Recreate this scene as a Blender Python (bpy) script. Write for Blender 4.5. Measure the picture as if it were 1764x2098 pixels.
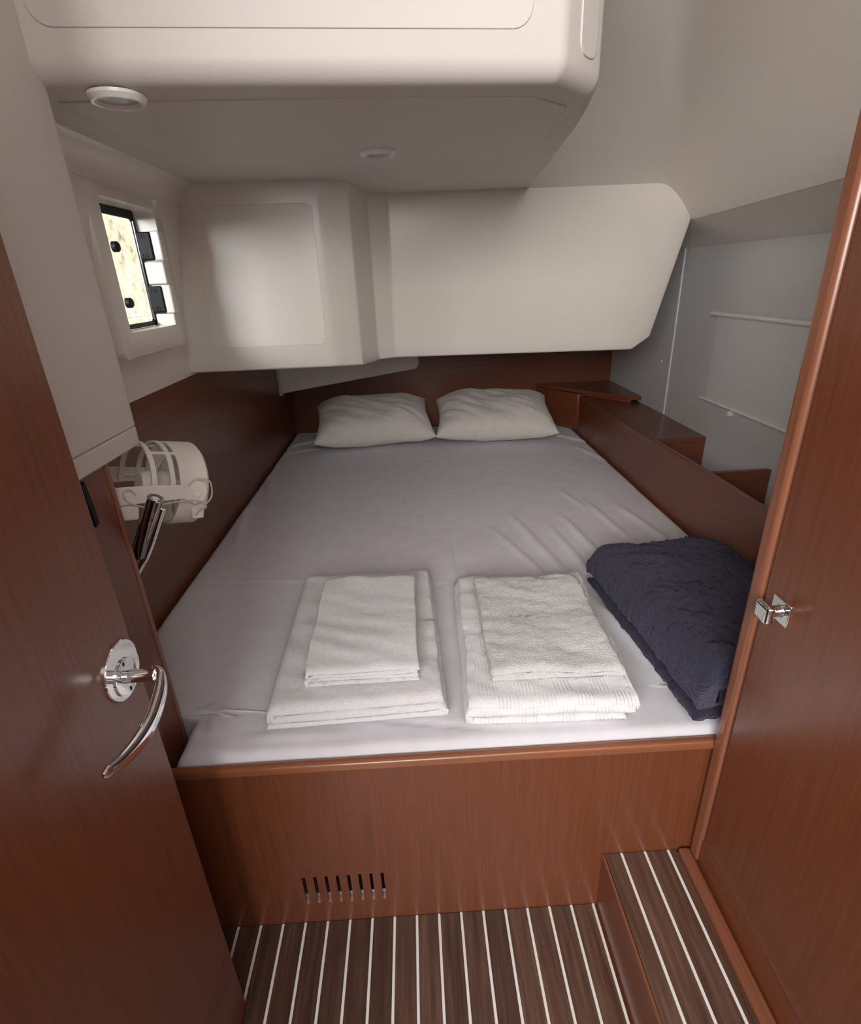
import bpy, bmesh, math, random
from mathutils import Vector, Matrix, noise
random.seed(7)
S = bpy.context.scene
COL = S.collection
for o in list(bpy.data.objects): bpy.data.objects.remove(o)
PI = math.pi

# ------------------------------------------------------------------ camera
cam_d = bpy.data.cameras.new('camera'); cam = bpy.data.objects.new('camera', cam_d); COL.objects.link(cam)
M = Matrix(((0.9984805686, 0.0511360185, -0.0205344018), (-0.0391832006, 0.3968341164, -0.9170536303), (-0.0387457202, 0.9164648339, 0.3982348271)))
cam.matrix_world = Matrix.Translation((0, 0, 1.25)) @ M.to_4x4()
cam_d.sensor_fit = 'VERTICAL'; cam_d.sensor_height = 24.0
cam_d.lens = 1100.0 / 2098.0 * 24.0
cam_d.clip_start = 0.01
S.camera = cam

# ------------------------------------------------------------------ light
W = bpy.data.worlds.new('world'); S.world = W; W.use_nodes = True
bg = W.node_tree.nodes['Background']; bg.inputs[0].default_value = (0.93, 0.96, 1.0, 1); bg.inputs[1].default_value = 0.21
def area(name, loc, target, sx, sy, power, col):
    d = bpy.data.lights.new(name, 'AREA'); d.shape = 'RECTANGLE'; d.size = sx; d.size_y = sy; d.energy = power; d.color = col
    o = bpy.data.objects.new(name, d); COL.objects.link(o); o.location = loc
    o.rotation_euler = (Vector(target) - Vector(loc)).to_track_quat('-Z', 'Y').to_euler(); return o
# daylight through the companionway hatch behind the photographer
area('companionway_daylight', (-0.75, -1.75, 1.88), (0.15, 1.0, 0.75), 1.7, 0.8, 100, (1.0, 0.975, 0.95))
# added fill light above, behind and to the right, brightening the left side
area('fill_light_right', (0.40, -0.95, 2.05), (-0.45, 1.2, 1.05), 0.6, 0.6, 11, (1.0, 0.97, 0.94))
# skylight falling in through the left port
area('port_skylight', (-1.10, 0.60, 1.58), (-0.655, 1.40, 1.29), 0.7, 0.4, 30, (0.97, 0.98, 1.0))
# sun outside, on the quay wall seen through the port
sd = bpy.data.lights.new('sun', 'SUN'); sd.energy = 9.0; sd.angle = 0.02; sd.color = (1.0, 0.93, 0.82)
so = bpy.data.objects.new('sun', sd); COL.objects.link(so); so.rotation_euler = Vector((-0.75, 0.25, -0.62)).to_track_quat('-Z', 'Y').to_euler()
vs = S.view_settings
vs.view_transform = 'Standard'; vs.look = 'None'; vs.exposure = 0.0; vs.gamma = 1.0; vs.use_curve_mapping = False

# ------------------------------------------------------------------ materials
def mat(name, col, rough=0.5, metal=0.0, spec=0.5, coat=0.0):
    m = bpy.data.materials.new(name); m.use_nodes = True
    b = m.node_tree.nodes['Principled BSDF']
    b.inputs['Base Color'].default_value = (*col, 1); b.inputs['Roughness'].default_value = rough
    b.inputs['Metallic'].default_value = metal; b.inputs['Specular IOR Level'].default_value = spec
    b.inputs['Coat Weight'].default_value = coat; b.inputs['Coat Roughness'].default_value = 0.21
    return m
def nodes(m): return m.node_tree.nodes, m.node_tree.links, m.node_tree.nodes['Principled BSDF']
def coords(m, scale, kind='Object'):
    n, l, b = nodes(m)
    t = n.new('ShaderNodeTexCoord'); mp = n.new('ShaderNodeMapping'); mp.inputs['Scale'].default_value = scale
    l.new(t.outputs[kind], mp.inputs['Vector']); return mp.outputs['Vector']
def tex_noise(m, vec, scale, detail=3, rough=0.5):
    n, l, b = nodes(m); t = n.new('ShaderNodeTexNoise'); t.inputs['Scale'].default_value = scale
    t.inputs['Detail'].default_value = detail; t.inputs['Roughness'].default_value = rough
    l.new(vec, t.inputs['Vector']); return t.outputs['Fac']
def ramp(m, fac, stops):
    n, l, b = nodes(m); r = n.new('ShaderNodeValToRGB'); e = r.color_ramp.elements
    while len(e) < len(stops): e.new(0.5)
    for k, (p, c) in enumerate(stops): e[k].position = p; e[k].color = (*c, 1)
    l.new(fac, r.inputs['Fac']); return r.outputs['Color']
def bump(m, fac, strength, dist):
    n, l, b = nodes(m); bp = n.new('ShaderNodeBump'); bp.inputs['Strength'].default_value = strength; bp.inputs['Distance'].default_value = dist
    l.new(fac, bp.inputs['Height']); l.new(bp.outputs['Normal'], b.inputs['Normal'])
def wood(name, axis, base=(0.165, 0.047, 0.0185), rough=0.36, coat=0.35, k=1.0):
    m = mat(name, base, rough, coat=coat)
    sc = [70, 70, 70]; sc['xyz'.index(axis)] = 2.2
    v = coords(m, sc); f1 = tex_noise(m, v, 2.2, 5, 0.6)
    c = ramp(m, f1, [(0.30, tuple(x * 0.80 * k for x in base)), (0.52, tuple(x * k for x in base)), (0.75, tuple(x * y * k for x, y in zip(base, (1.16, 1.2, 1.22))))])
    n, l, b = nodes(m); l.new(c, b.inputs['Base Color']); bump(m, f1, 0.05, 0.001)
    return m
def gelcoat(name, col, rough=0.42, bumpy=0.0):
    m = mat(name, col, rough); v = coords(m, (1, 1, 1)); f = tex_noise(m, v, 260, 2)
    if bumpy: bump(m, f, bumpy, 0.0006)
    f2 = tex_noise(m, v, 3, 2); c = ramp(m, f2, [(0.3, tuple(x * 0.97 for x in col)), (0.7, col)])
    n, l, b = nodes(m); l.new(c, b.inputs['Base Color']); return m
GEL = gelcoat('white_gelcoat', (0.81, 0.748, 0.68), 0.28)
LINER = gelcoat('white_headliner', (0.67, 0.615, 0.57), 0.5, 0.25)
HULL = gelcoat('grey_white_liner', (0.61, 0.605, 0.60), 0.6, 0.3)
GELPANEL = gelcoat('white_access_panel', (0.79, 0.74, 0.69), 0.36)
WZ = wood('mahogany_vertical_grain', 'z'); WY = wood('mahogany_lengthwise_grain', 'y'); WX = wood('mahogany_crosswise_grain', 'x')
WEDGE = wood('mahogany_edge_trim', 'z', (0.25, 0.090, 0.045), 0.35, 0.3)
WEDGEX = wood('mahogany_nosing', 'x', (0.27, 0.095, 0.042), 0.3, 0.35)
WEDGEY = wood('mahogany_floor_trim', 'y', (0.23, 0.08, 0.042), 0.35, 0.3)
LITEDGE = mat('slot_lit_edge_wood', (0.20, 0.10, 0.07), 0.5)  # paler tone paints the light caught on the slots' lower edge
def teak():
    m = mat('dark_teak', (0.12, 0.06, 0.035), 0.33, coat=0.3)
    v0 = coords(m, (60, 3, 60)); n, l, b = nodes(m)
    oi = n.new('ShaderNodeObjectInfo'); ml = n.new('ShaderNodeMath'); ml.operation = 'MULTIPLY'; ml.inputs[1].default_value = 90.0; l.new(oi.outputs['Random'], ml.inputs[0])
    va = n.new('ShaderNodeVectorMath'); va.operation = 'ADD'; l.new(v0, va.inputs[0]); l.new(ml.outputs[0], va.inputs[1]); v = va.outputs[0]
    f = tex_noise(m, v, 1.6, 6, 0.65)
    c = ramp(m, f, [(0.25, (0.042, 0.021, 0.015)), (0.5, (0.092, 0.048, 0.033)), (0.78, (0.165, 0.094, 0.066))])
    hs = n.new('ShaderNodeHueSaturation'); mr = n.new('ShaderNodeMapRange'); mr.inputs['To Min'].default_value = 0.72; mr.inputs['To Max'].default_value = 1.28
    l.new(oi.outputs['Random'], mr.inputs['Value']); l.new(mr.outputs['Result'], hs.inputs['Value']); l.new(c, hs.inputs['Color'])
    l.new(hs.outputs['Color'], b.inputs['Base Color']); bump(m, f, 0.06, 0.001); return m
TEAK = teak()
INLAY = mat('white_inlay', (0.82, 0.80, 0.76), 0.35)
CHROME = mat('polished_chrome', (0.80, 0.80, 0.81), 0.07, 1.0)
CHROMED = mat('dark_chrome', (0.45, 0.45, 0.46), 0.12, 1.0)
BLACK = mat('black_plastic', (0.006, 0.006, 0.007), 0.55, spec=0.3)
DARK = mat('dark_cavity', (0.02, 0.012, 0.009), 0.8)
FANW = mat('cream_plastic', (0.86, 0.80, 0.73), 0.35)
FANC = mat('cream_cable', (0.62, 0.57, 0.51), 0.45)
LENS = mat('frosted_lens', (0.45, 0.44, 0.42), 0.25)
RIM = mat('lamp_rim', (0.90, 0.86, 0.82), 0.25)
BLIND = mat('white_blind_fabric', (0.66, 0.66, 0.655), 0.75)
BLINDROD = mat('white_blind_rod', (0.80, 0.78, 0.74), 0.4)
def cloth(name, col, sc, st, dist, rough=0.9, sheen=0.2):
    m = mat(name, col, rough, spec=0.2); n, l, b = nodes(m)
    b.inputs['Sheen Weight'].default_value = sheen
    v = coords(m, (1, 1, 1)); f = tex_noise(m, v, sc, 4, 0.7); bump(m, f, st, dist)
    f2 = tex_noise(m, v, sc * 0.35, 3); c = ramp(m, f2, [(0.3, tuple(x * 0.93 for x in col)), (0.7, col)]); l.new(c, b.inputs['Base Color'])
    return m
SHEET = cloth('grey_white_sheet', (0.745, 0.715, 0.755), 60, 0.12, 0.002, 0.85, 0.1)
CASE = cloth('cream_pillowcase', (0.74, 0.69, 0.64), 70, 0.15, 0.002)
TERRY = cloth('white_terry', (0.86, 0.84, 0.85), 320, 0.8, 0.003, 0.95, 0.3)
TERRYW = cloth('ivory_terry', (0.84, 0.82, 0.81), 240, 1.0, 0.005, 0.95, 0.3)
FLEECE = cloth('navy_fleece', (0.030, 0.028, 0.049), 110, 1.0, 0.008, 1.0, 0.25)
nodes(FLEECE)[2].inputs['Sheen Tint'].default_value = (0.75, 0.7, 0.95, 1)
def waffle():
    m = cloth('white_ribbed_terry', (0.82, 0.805, 0.815), 300, 0.5, 0.002, 0.95, 0.3); n, l, b = nodes(m)
    v = coords(m, (1, 1, 1)); ck = n.new('ShaderNodeTexChecker'); ck.inputs['Scale'].default_value = 28; l.new(v, ck.inputs['Vector'])
    w = n.new('ShaderNodeTexWave'); w.inputs['Scale'].default_value = 45; w.bands_direction = 'X'; l.new(v, w.inputs['Vector'])
    mm = n.new('ShaderNodeMath'); mm.operation = 'MULTIPLY'; l.new(ck.outputs['Fac'], mm.inputs[0]); l.new(w.outputs['Fac'], mm.inputs[1])
    ns = tex_noise(m, v, 300, 3); ad = n.new('ShaderNodeMath'); ad.operation = 'ADD'; l.new(mm.outputs[0], ad.inputs[0]); l.new(ns, ad.inputs[1])
    bump(m, ad.outputs[0], 0.5, 0.0025); return m
RIBTERRY = waffle()
def glass():
    m = bpy.data.materials.new('port_acrylic'); m.use_nodes = True; n, l = m.node_tree.nodes, m.node_tree.links; n.clear()
    o = n.new('ShaderNodeOutputMaterial'); mx = n.new('ShaderNodeMixShader'); t = n.new('ShaderNodeBsdfTransparent'); g = n.new('ShaderNodeBsdfGlossy')
    t.inputs['Color'].default_value = (0.93, 0.95, 0.95, 1); g.inputs['Roughness'].default_value = 0.03; mx.inputs['Fac'].default_value = 0.06
    l.new(t.outputs[0], mx.inputs[1]); l.new(g.outputs[0], mx.inputs[2]); l.new(mx.outputs[0], o.inputs['Surface']); return m
GLASS = glass()

# ------------------------------------------------------------------ mesh helpers
WORG = {}
def finish(name, bm, m, parent=None, bevel=0, segs=3, smooth=True, angle=35, kind=None):
    bmesh.ops.recalc_face_normals(bm, faces=bm.faces)
    return link_mesh(name, bm, m, parent, bevel, segs, smooth, angle, kind)
def link_mesh(name, bm, m, parent=None, bevel=0, segs=3, smooth=True, angle=35, kind=None):
    xs = [v.co.x for v in bm.verts]; ys = [v.co.y for v in bm.verts]; zs = [v.co.z for v in bm.verts]
    org = Vector(((min(xs) + max(xs)) / 2, (min(ys) + max(ys)) / 2, min(zs)))
    bmesh.ops.translate(bm, verts=bm.verts, vec=-org)
    me = bpy.data.meshes.new(name); bm.to_mesh(me); bm.free(); me.materials.append(m)
    if smooth:
        for p in me.polygons: p.use_smooth = True
        me.set_sharp_from_angle(angle=math.radians(angle))
    o = bpy.data.objects.new(name, me); COL.objects.link(o); WORG[o] = org
    if parent: o.parent = parent; o.location = org - WORG[parent]
    else: o.location = org
    if bevel:
        b = o.modifiers.new('bevel', 'BEVEL'); b.width = bevel; b.segments = segs; b.limit_method = 'ANGLE'; b.angle_limit = math.radians(32); b.harden_normals = False
    if kind: o['kind'] = kind
    return o
def thing(name, loc, label=None, cat=None, group=None, kind=None):
    o = bpy.data.objects.new(name, None); COL.objects.link(o); o.location = loc; o.empty_display_size = 0.05; WORG[o] = Vector(loc)
    return tag(o, label, cat, group, kind)
def tag(o, label=None, cat=None, group=None, kind=None):
    if label: o['label'] = label
    if cat: o['category'] = cat
    if group: o['group'] = group
    if kind: o['kind'] = kind
    return o
def bx(bm, a, b):
    (x0, y0, z0), (x1, y1, z1) = a, b
    v = [bm.verts.new(p) for p in ((x0, y0, z0), (x1, y0, z0), (x1, y1, z0), (x0, y1, z0), (x0, y0, z1), (x1, y0, z1), (x1, y1, z1), (x0, y1, z1))]
    for f in ((3, 2, 1, 0), (4, 5, 6, 7), (0, 1, 5, 4), (1, 2, 6, 5), (2, 3, 7, 6), (3, 0, 4, 7)): bm.faces.new([v[i] for i in f])
def box(name, a, b, m, parent=None, bevel=0.002, segs=2, kind=None):
    bm = bmesh.new(); bx(bm, a, b); return finish(name, bm, m, parent, bevel, segs, kind=kind)
def prism(bm, pts, vec):
    vec = Vector(vec); a = [bm.verts.new(p) for p in pts]; b = [bm.verts.new(Vector(p) + vec) for p in pts]
    bm.faces.new(list(reversed(a))); bm.faces.new(b); n = len(pts)
    for i in range(n): bm.faces.new((a[i], a[(i + 1) % n], b[(i + 1) % n], b[i]))
def poly(name, pts, vec, m, parent=None, bevel=0.002, segs=2, kind=None):
    bm = bmesh.new(); prism(bm, pts, vec); return finish(name, bm, m, parent, bevel, segs, kind=kind)
def frame_of(d):
    d = Vector(d).normalized(); u = Vector((0, 0, 1)) if abs(d.z) < 0.9 else Vector((0, 1, 0))
    s = d.cross(u).normalized(); return s, s.cross(d).normalized(), d
def lathe(bm, base, axis, prof, n=32, a0=0, a1=2 * PI):
    s, u, d = frame_of(axis); base = Vector(base); full = abs(a1 - a0 - 2 * PI) < 1e-6; k = n if full else n + 1; rings = []
    for r, h in prof:
        if r < 1e-7: rings.append([bm.verts.new(base + d * h)])
        else: rings.append([bm.verts.new(base + d * h + s * (r * math.cos(a0 + (a1 - a0) * i / n)) + u * (r * math.sin(a0 + (a1 - a0) * i / n))) for i in range(k)])
    for A, B in zip(rings, rings[1:]):
        for i in range(k if full else k - 1):
            j = (i + 1) % k
            if len(A) == 1: bm.faces.new((A[0], B[i], B[j]))
            elif len(B) == 1: bm.faces.new((A[i], A[j], B[0]))
            else: bm.faces.new((A[i], A[j], B[j], B[i]))
def catmull(pts, n):
    P = [Vector(p) for p in pts]; out = []
    for i in range(len(P) - 1):
        a = P[max(i - 1, 0)]; b = P[i]; c = P[i + 1]; d = P[min(i + 2, len(P) - 1)]
        for k in range(n):
            t = k / n
            out.append(0.5 * ((2 * b) + (c - a) * t + (2 * a - 5 * b + 4 * c - d) * t * t + (3 * b - a - 3 * c + d) * t ** 3))
    out.append(P[-1]); return out
def sweep(bm, pts, ra, rb=None, up=(0, 0, 1), n=12, taper=None):
    rb = rb or ra; rings = []; up = Vector(up)
    for i, p in enumerate(pts):
        t = (pts[min(i + 1, len(pts) - 1)] - pts[max(i - 1, 0)]).normalized()
        s = t.cross(up)
        if s.length < 1e-3: s = t.cross(Vector((0, 1, 0)))
        s.normalize(); u = s.cross(t); k = taper(i / (len(pts) - 1)) if taper else 1
        rings.append([bm.verts.new(p + s * (ra * k * math.cos(2 * PI * j / n)) + u * (rb * k * math.sin(2 * PI * j / n))) for j in range(n)])
    for A, B in zip(rings, rings[1:]):
        for j in range(n): bm.faces.new((A[j], A[(j + 1) % n], B[(j + 1) % n], B[j]))
    bm.faces.new(list(reversed(rings[0]))); bm.faces.new(rings[-1])
def rrect(x0, x1, y0, y1, r, n=6, corners=(1, 1, 1, 1)):
    out = []
    for cx, cy, a, on in ((x1 - r, y1 - r, 0, corners[0]), (x0 + r, y1 - r, 90, corners[1]), (x0 + r, y0 + r, 180, corners[2]), (x1 - r, y0 + r, 270, corners[3])):
        if on:
            for k in range(n + 1):
                t = math.radians(a + 90 * k / n); out.append((cx + r * math.cos(t), cy + r * math.sin(t)))
        else:
            out.append((cx + (r if a in (0, 270) else -r), cy + (r if a in (0, 90) else -r)))
    return out
def nz(x, y, z, s): return noise.noise(Vector((x * s, y * s, z * s)))

# ------------------------------------------------------------------ floor
YF = 0.715
fl = box('floor', (-0.80, -0.9, -0.05), (0.338, YF, -0.006), WY, None, 0, kind='structure')
fl['label'] = 'dark teak cabin floor with white inlaid strips'
sp = 0.0475; x_last = 0.3305; first = None; firsts = None
for i in range(20):
    xs = x_last - i * sp
    if xs < -0.58: break
    if firsts is None:
        firsts = box('inlay_strip', (xs - 0.0026, -0.85, -0.006), (xs + 0.0026, YF - 0.001, 0.0003), INLAY, fl, 0)
        first = box('plank', (xs - sp + 0.0028, -0.85, -0.006), (xs - 0.0028, YF - 0.001, 0.0), TEAK, fl, 0.0005, 1)
        s0, p0 = firsts.location.copy(), first.location.copy()
    else:
        for src, l0 in ((firsts, s0), (first, p0)):
            c = src.copy(); COL.objects.link(c); c.parent = fl; c.location = (l0.x - i * sp, l0.y, l0.z)
# raised step on the right
st = thing('cabin_step', (0.43, 0.0, 0.0), 'raised step with dark teak planks and white strips beside the locker', 'step')
box('riser', (0.338, -0.85, -0.05), (0.344, YF - 0.001, 0.152), WY, st, 0.001)
box('step_core', (0.344, -0.85, 0.0), (0.513, YF - 0.001, 0.152), DARK, st, 0)
box('edge_trim', (0.336, -0.85, 0.152), (0.3415, YF - 0.001, 0.1605), WEDGEY, st, 0.0015)
xe = [0.3415, 0.376, 0.424, 0.472, 0.490]
for a, b in zip(xe, xe[1:]):
    box('plank', (a + (0.0026 if a > 0.35 else 0.0003), -0.85, 0.152), (b - (0.0026 if b < 0.48 else 0.0003), YF - 0.001, 0.160), TEAK, st, 0.0005, 1)
for x in xe[1:4]: box('inlay_strip', (x - 0.0025, -0.85, 0.152), (x + 0.0025, YF - 0.001, 0.1603), INLAY, st, 0)
# ------------------------------------------------------------------ locker on the right
LX = 0.515
lk = thing('wardrobe_locker', (0.8, 0.3, 0.0), 'tall mahogany locker with chrome knob on the right of the berth', 'locker')
box('body', (LX + 0.012, -0.55, 0.0), (1.118, 0.704, 1.47), WZ, lk, 0.002)
box('door', (LX, -0.5, 0.2345), (LX + 0.013, 0.676, 1.45), WZ, lk, 0.004, 3)
box('base_panel', (LX + 0.001, -0.5, 0.150), (LX + 0.013, 0.70, 0.2325), WY, lk, 0.0015)
box('corner_post', (LX - 0.003, 0.681, 0.165), (LX + 0.03, 0.712, 1.47), WEDGE, lk, 0.009, 4)
box('floor_trim', (0.490, -0.85, 0.152), (LX + 0.0005, 0.7125, 0.171), WEDGEY, st, 0.006, 3)
kb = box('knob_plate', (LX - 0.003, 0.6155, 0.773), (LX + 0.001, 0.6535, 0.809), CHROME, lk, 0.0012)
bm = bmesh.new(); lathe(bm, (LX, 0.6345, 0.791), (-1, 0, 0), [(0.0105, 0.002), (0.0085, 0.006), (0.008, 0.016), (0.012, 0.020)], 24)
finish('knob_stem', bm, CHROME, kb)
bm = bmesh.new(); bx(bm, (LX - 0.032, 0.6185, 0.776), (LX - 0.019, 0.6505, 0.806)); finish('knob_cap', bm, CHROME, kb, 0.0055, 4)
# ------------------------------------------------------------------ bed base
bb = thing('bed_base', (0.1, 1.8, 0.0), 'mahogany berth base with vent slots under the sheeted mattress', 'bed')
sx = [-0.2735 + 0.0228 * i for i in range(8)]; sw = 0.0033; z0, z1 = 0.062, 0.145
bm = bmesh.new(); FX0, FX1, FZ0, FZ1 = -0.487, 0.86, -0.04, 0.452
cols = [FX0]
for x in sx: cols += [x - sw, x + sw]
cols.append(FX1); zr = [FZ0, z0, z1, FZ1]
vf = {}; vb = {}
for i, x in enumerate(cols):
    for j, z in enumerate(zr): vf[i, j] = bm.verts.new((x, YF, z)); vb[i, j] = bm.verts.new((x, YF + 0.014, z))
for i in range(len(cols) - 1):
    for j in range(3):
        if i % 2 == 1 and j == 1:
            for a, b in (((i, j), (i + 1, j)), ((i + 1, j), (i + 1, j + 1)), ((i + 1, j + 1), (i, j + 1)), ((i, j + 1), (i, j))): bm.faces.new((vf[a], vf[b], vb[b], vb[a]))
        else:
            bm.faces.new((vf[i, j], vf[i + 1, j], vf[i + 1, j + 1], vf[i, j + 1])); bm.faces.new((vb[i, j], vb[i, j + 1], vb[i + 1, j + 1], vb[i + 1, j]))
fp = finish('front_panel', bm, WZ, bb)
fp['label'] = 'mahogany front panel with eight vent slots'
for x in sx:
    bm = bmesh.new(); prism(bm, [(x - sw, YF + 0.0135, z0), (x - sw, YF - 0.0002, z0), (x - sw, YF + 0.010, z0 + 0.006)], (2 * sw, 0, 0)); finish('slot_lit_edge', bm, LITEDGE, fp)  # pale wedge stands for the lit lower end of each slot
box('slot_shade_sheet', (-0.31, YF + 0.04, 0.03), (-0.08, YF + 0.05, 0.2), DARK, bb, 0)  # dark sheet stands for the shaded hollow behind the slots
box('front_nosing', (-0.487, YF - 0.006, 0.437), (0.86, YF + 0.0125, 0.459), WEDGEX, bb, 0.007, 4)
box('bunk_board', (-0.48, YF + 0.031, 0.36), (0.86, 3.05, 0.38), WX, bb, 0)
# ------------------------------------------------------------------ walls
wl = box('wall_left', (-0.705, 0.83, 0.0), (-0.685, 3.08, 1.04), wood('mahogany_left_lining', 'y'), None, 0.001, kind='structure')
wl['label'] = 'dark mahogany lining along the left of the berth'
wh = box('wall_head', (-0.70, 3.06, 0.0), (1.14, 3.08, 1.10), wood('mahogany_headboard', 'x'), None, 0.001, kind='structure')
wh['label'] = 'mahogany headboard wall behind the pillows'
wr = box('wall_right', (1.12, -0.6, 0.0), (1.14, 3.08, 2.15), HULL, None, 0.001, kind='structure')
wr['label'] = 'pale grey hull liner right of the berth'
box('seam_batten', (1.1155, 2.345, 0.652), (1.121, 2.357, 1.33), BLINDROD, wr, 0.002)
bm = bmesh.new(); lathe(bm, (1.1205, 2.44, 0.87), (-1, 0, 0), [(0.007, 0), (0.006, 0.003), (0, 0.004)], 16); finish('screw_cap', bm, BLINDROD, wr)
we = box('wall_entry', (-0.82, 0.03, -0.05), (-0.488, 0.826, 1.02), WZ, None, 0.004, 3, kind='structure')
we['label'] = 'narrow mahogany partition beside the open door'
box('edge_trim', (-0.495, 0.815, 0.40), (-0.486, 0.8275, 1.015), WEDGE, we, 0.003, 3)
poly('rubber_stop', [(-0.489, 0.742, 0.995), (-0.489, 0.752, 1.000), (-0.489, 0.757, 0.96), (-0.489, 0.757, 0.930), (-0.489, 0.748, 0.928)], (0.006, 0, 0), BLACK, we, 0.001)
def column(z0, z1):
    bm = bmesh.new(); xy = [(-0.82, 0.0), (-0.482, 0.0)]
    for k in range(7):
        an = PI / 2 * k / 6; xy.append((-0.482 - 0.022 * (1 - math.cos(an)), 0.945 - 0.022 * (1 - math.sin(an))))
    xy.append((-0.82, 0.945)); prism(bm, [(x, y, z0) for x, y in xy], (0, 0, z1 - z0)); return bm
box('jamb_light_block', (-0.4885, -0.075, -0.05), (-0.400, 0.028, 2.149), WZ, we, 0.003)  # unseen jamb added to stop light leaking in behind the door
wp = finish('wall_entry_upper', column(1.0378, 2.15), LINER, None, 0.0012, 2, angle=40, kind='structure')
wp['label'] = 'white moulded panel above the mahogany partition'
finish('lower_lip', column(1.004, 1.0365), LINER, wp, 0.004, 3, angle=40)
# unseen shell added to keep outside light from leaking into the cabin
dk = box('ceiling_light_block', (-1.0, -0.35, 2.15), (1.3, 3.2, 2.2), LINER, None, 0, kind='structure'); dk['label'] = 'unseen white slab added above the cabin to block light'
box('wall_light_block_left', (-0.73, 1.765, 1.04), (-0.71, 3.2, 2.15), LINER, None, 0, kind='structure')['label'] = 'unseen panel added behind the left moulding to block light'
box('wall_light_block_aft', (-0.92, 3.10, 0.0), (1.3, 3.12, 2.15), LINER, None, 0, kind='structure')['label'] = 'unseen panel added behind the headboard to block light'
# ------------------------------------------------------------------ left upper liner with the port
lu = thing('wall_left_upper', (-0.66, 1.25, 1.0), 'white moulded liner around the left port', None, None, 'structure')
def XL(z): return -0.685 + 0.17 * (z - 1.01)
OY0, OY1, OZ0, OZ1 = 1.272, 1.532, 1.165, 1.432          # port opening
bm = bmesh.new()
ys = [0.80, OY0 - 0.02, OY1 + 0.02, 1.76]; zs = [1.006, OZ0 - 0.02, OZ1 + 0.02, 1.56]
g = {(i, j): bm.verts.new((XL(z) + (0.008 if j == 0 else 0), y, z)) for i, y in enumerate(ys) for j, z in enumerate(zs)}
for i in range(3):
    for j in range(3):
        if (i, j) != (1, 1): bm.faces.new((g[i, j], g[i + 1, j], g[i + 1, j + 1], g[i, j + 1]))
lo = [bm.verts.new((-0.72, y, 1.000)) for y in ys]
for i in range(3): bm.faces.new((g[i, 0], lo[i], lo[i + 1], g[i + 1, 0]))
finish('liner_skin', bm, GEL, lu)
# ceiling cove
bm = bmesh.new(); cv = []
for k in range(7):
    a = PI / 2 * k / 6; cv.append((-0.606 + 0.055 * (1 - math.cos(a)), 1.455 + 0.058 * math.sin(a)))
rows = [[bm.verts.new((x, y, z)) for x, z in cv] for y in (0.80, 1.76)]
for k in range(6): bm.faces.new((rows[0][k], rows[1][k], rows[1][k + 1], rows[0][k + 1]))
finish('ceiling_cove', bm, GEL, lu)
SX = -0.616
bm = bmesh.new()
outer = rrect(OY0 - 0.045, OY1 + 0.045, OZ0 - 0.055, OZ1 + 0.045, 0.02, 4); inner = rrect(OY0, OY1, OZ0, OZ1, 0.008, 4)
f0 = [bm.verts.new((-0.70, y, z)) for y, z in outer]; f1 = [bm.verts.new((SX - 0.004, y, z)) for y, z in outer]
cyc, czc = (OY0 + OY1) / 2, (OZ0 + OZ1) / 2
f2 = [bm.verts.new((SX, cyc + (y - cyc) * 0.975, czc + (z - czc) * 0.978)) for y, z in outer]
f3 = [bm.verts.new((SX, y, z)) for y, z in inner]; f4 = [bm.verts.new((-0.672, y, z)) for y, z in inner]
n = len(outer)
for A, B in ((f0, f1), (f1, f2), (f2, f3), (f3, f4)):
    for i in range(n): bm.faces.new((A[i], A[(i + 1) % n], B[(i + 1) % n], B[i]))
finish('port_surround', bm, GEL, lu, angle=50)
# the port itself
w1 = thing('window_1', (-0.68, cyc, OZ0), 'small rectangular port with black frame and black hinges', None, None, 'structure')
bm = bmesh.new(); FR = -0.667
o2 = rrect(OY0 + 0.001, OY1 - 0.001, OZ0 + 0.001, OZ1 - 0.001, 0.008, 4); i2 = rrect(OY0 + 0.018, OY1 - 0.010, OZ0 + 0.012, OZ1 - 0.020, 0.010, 4)
A = [bm.verts.new((FR, y, z)) for y, z in o2]; B = [bm.verts.new((FR, y, z)) for y, z in i2]; Cc = [bm.verts.new((FR - 0.006, y, z)) for y, z in i2]; D = [bm.verts.new((FR - 0.006, y, z)) for y, z in o2]
n = len(A)
for P, Q in ((A, B), (B, Cc), (Cc, D), (D, A)):
    for i in range(n): bm.faces.new((P[i], P[(i + 1) % n], Q[(i + 1) % n], Q[i]))
finish('frame', bm, BLACK, w1)
box('pane', (FR - 0.005, OY0 + 0.0175, OZ0 + 0.0115), (FR - 0.002, OY1 - 0.0095, OZ1 - 0.0195), GLASS, w1, 0)
box('chrome_bead', (FR - 0.001, OY1 - 0.014, OZ0 + 0.014), (FR + 0.0015, OY1 - 0.0095, OZ1 - 0.024), CHROMED, w1, 0.001)
for zc in (1.352, 1.228):
    h = box('hinge', (FR + 0.0, OY1 - 0.016, zc - 0.032), (FR + 0.036, OY1 - 0.001, zc + 0.032), BLACK, w1, 0.004, 3)
    for q in (-0.022, 0.022):
        for d in (0.008, 0.014, 0.020): box('hinge_rib', (FR + d, OY1 - 0.0175, zc + q - 0.005), (FR + d + 0.0015, OY1 - 0.0155, zc + q + 0.005), BLACK, h, 0)
for zc, hh in ((1.352, 0.034), (1.228, 0.034)):
    box('hinge_pad', (SX - 0.02, OY1 - 0.012, zc - hh), (SX + 0.006, OY1 + 0.016, zc + hh), GEL, w1, 0.004, 3)
box('stop_pad', (FR + 0.004, OY1 - 0.010, 1.264), (SX + 0.001, OY1 + 0.004, 1.316), GEL, w1, 0.003)
box('stop_pad', (FR + 0.004, OY1 - 0.010, OZ0 - 0.002), (SX + 0.001, OY1 + 0.004, 1.193), GEL, w1, 0.003)
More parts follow.
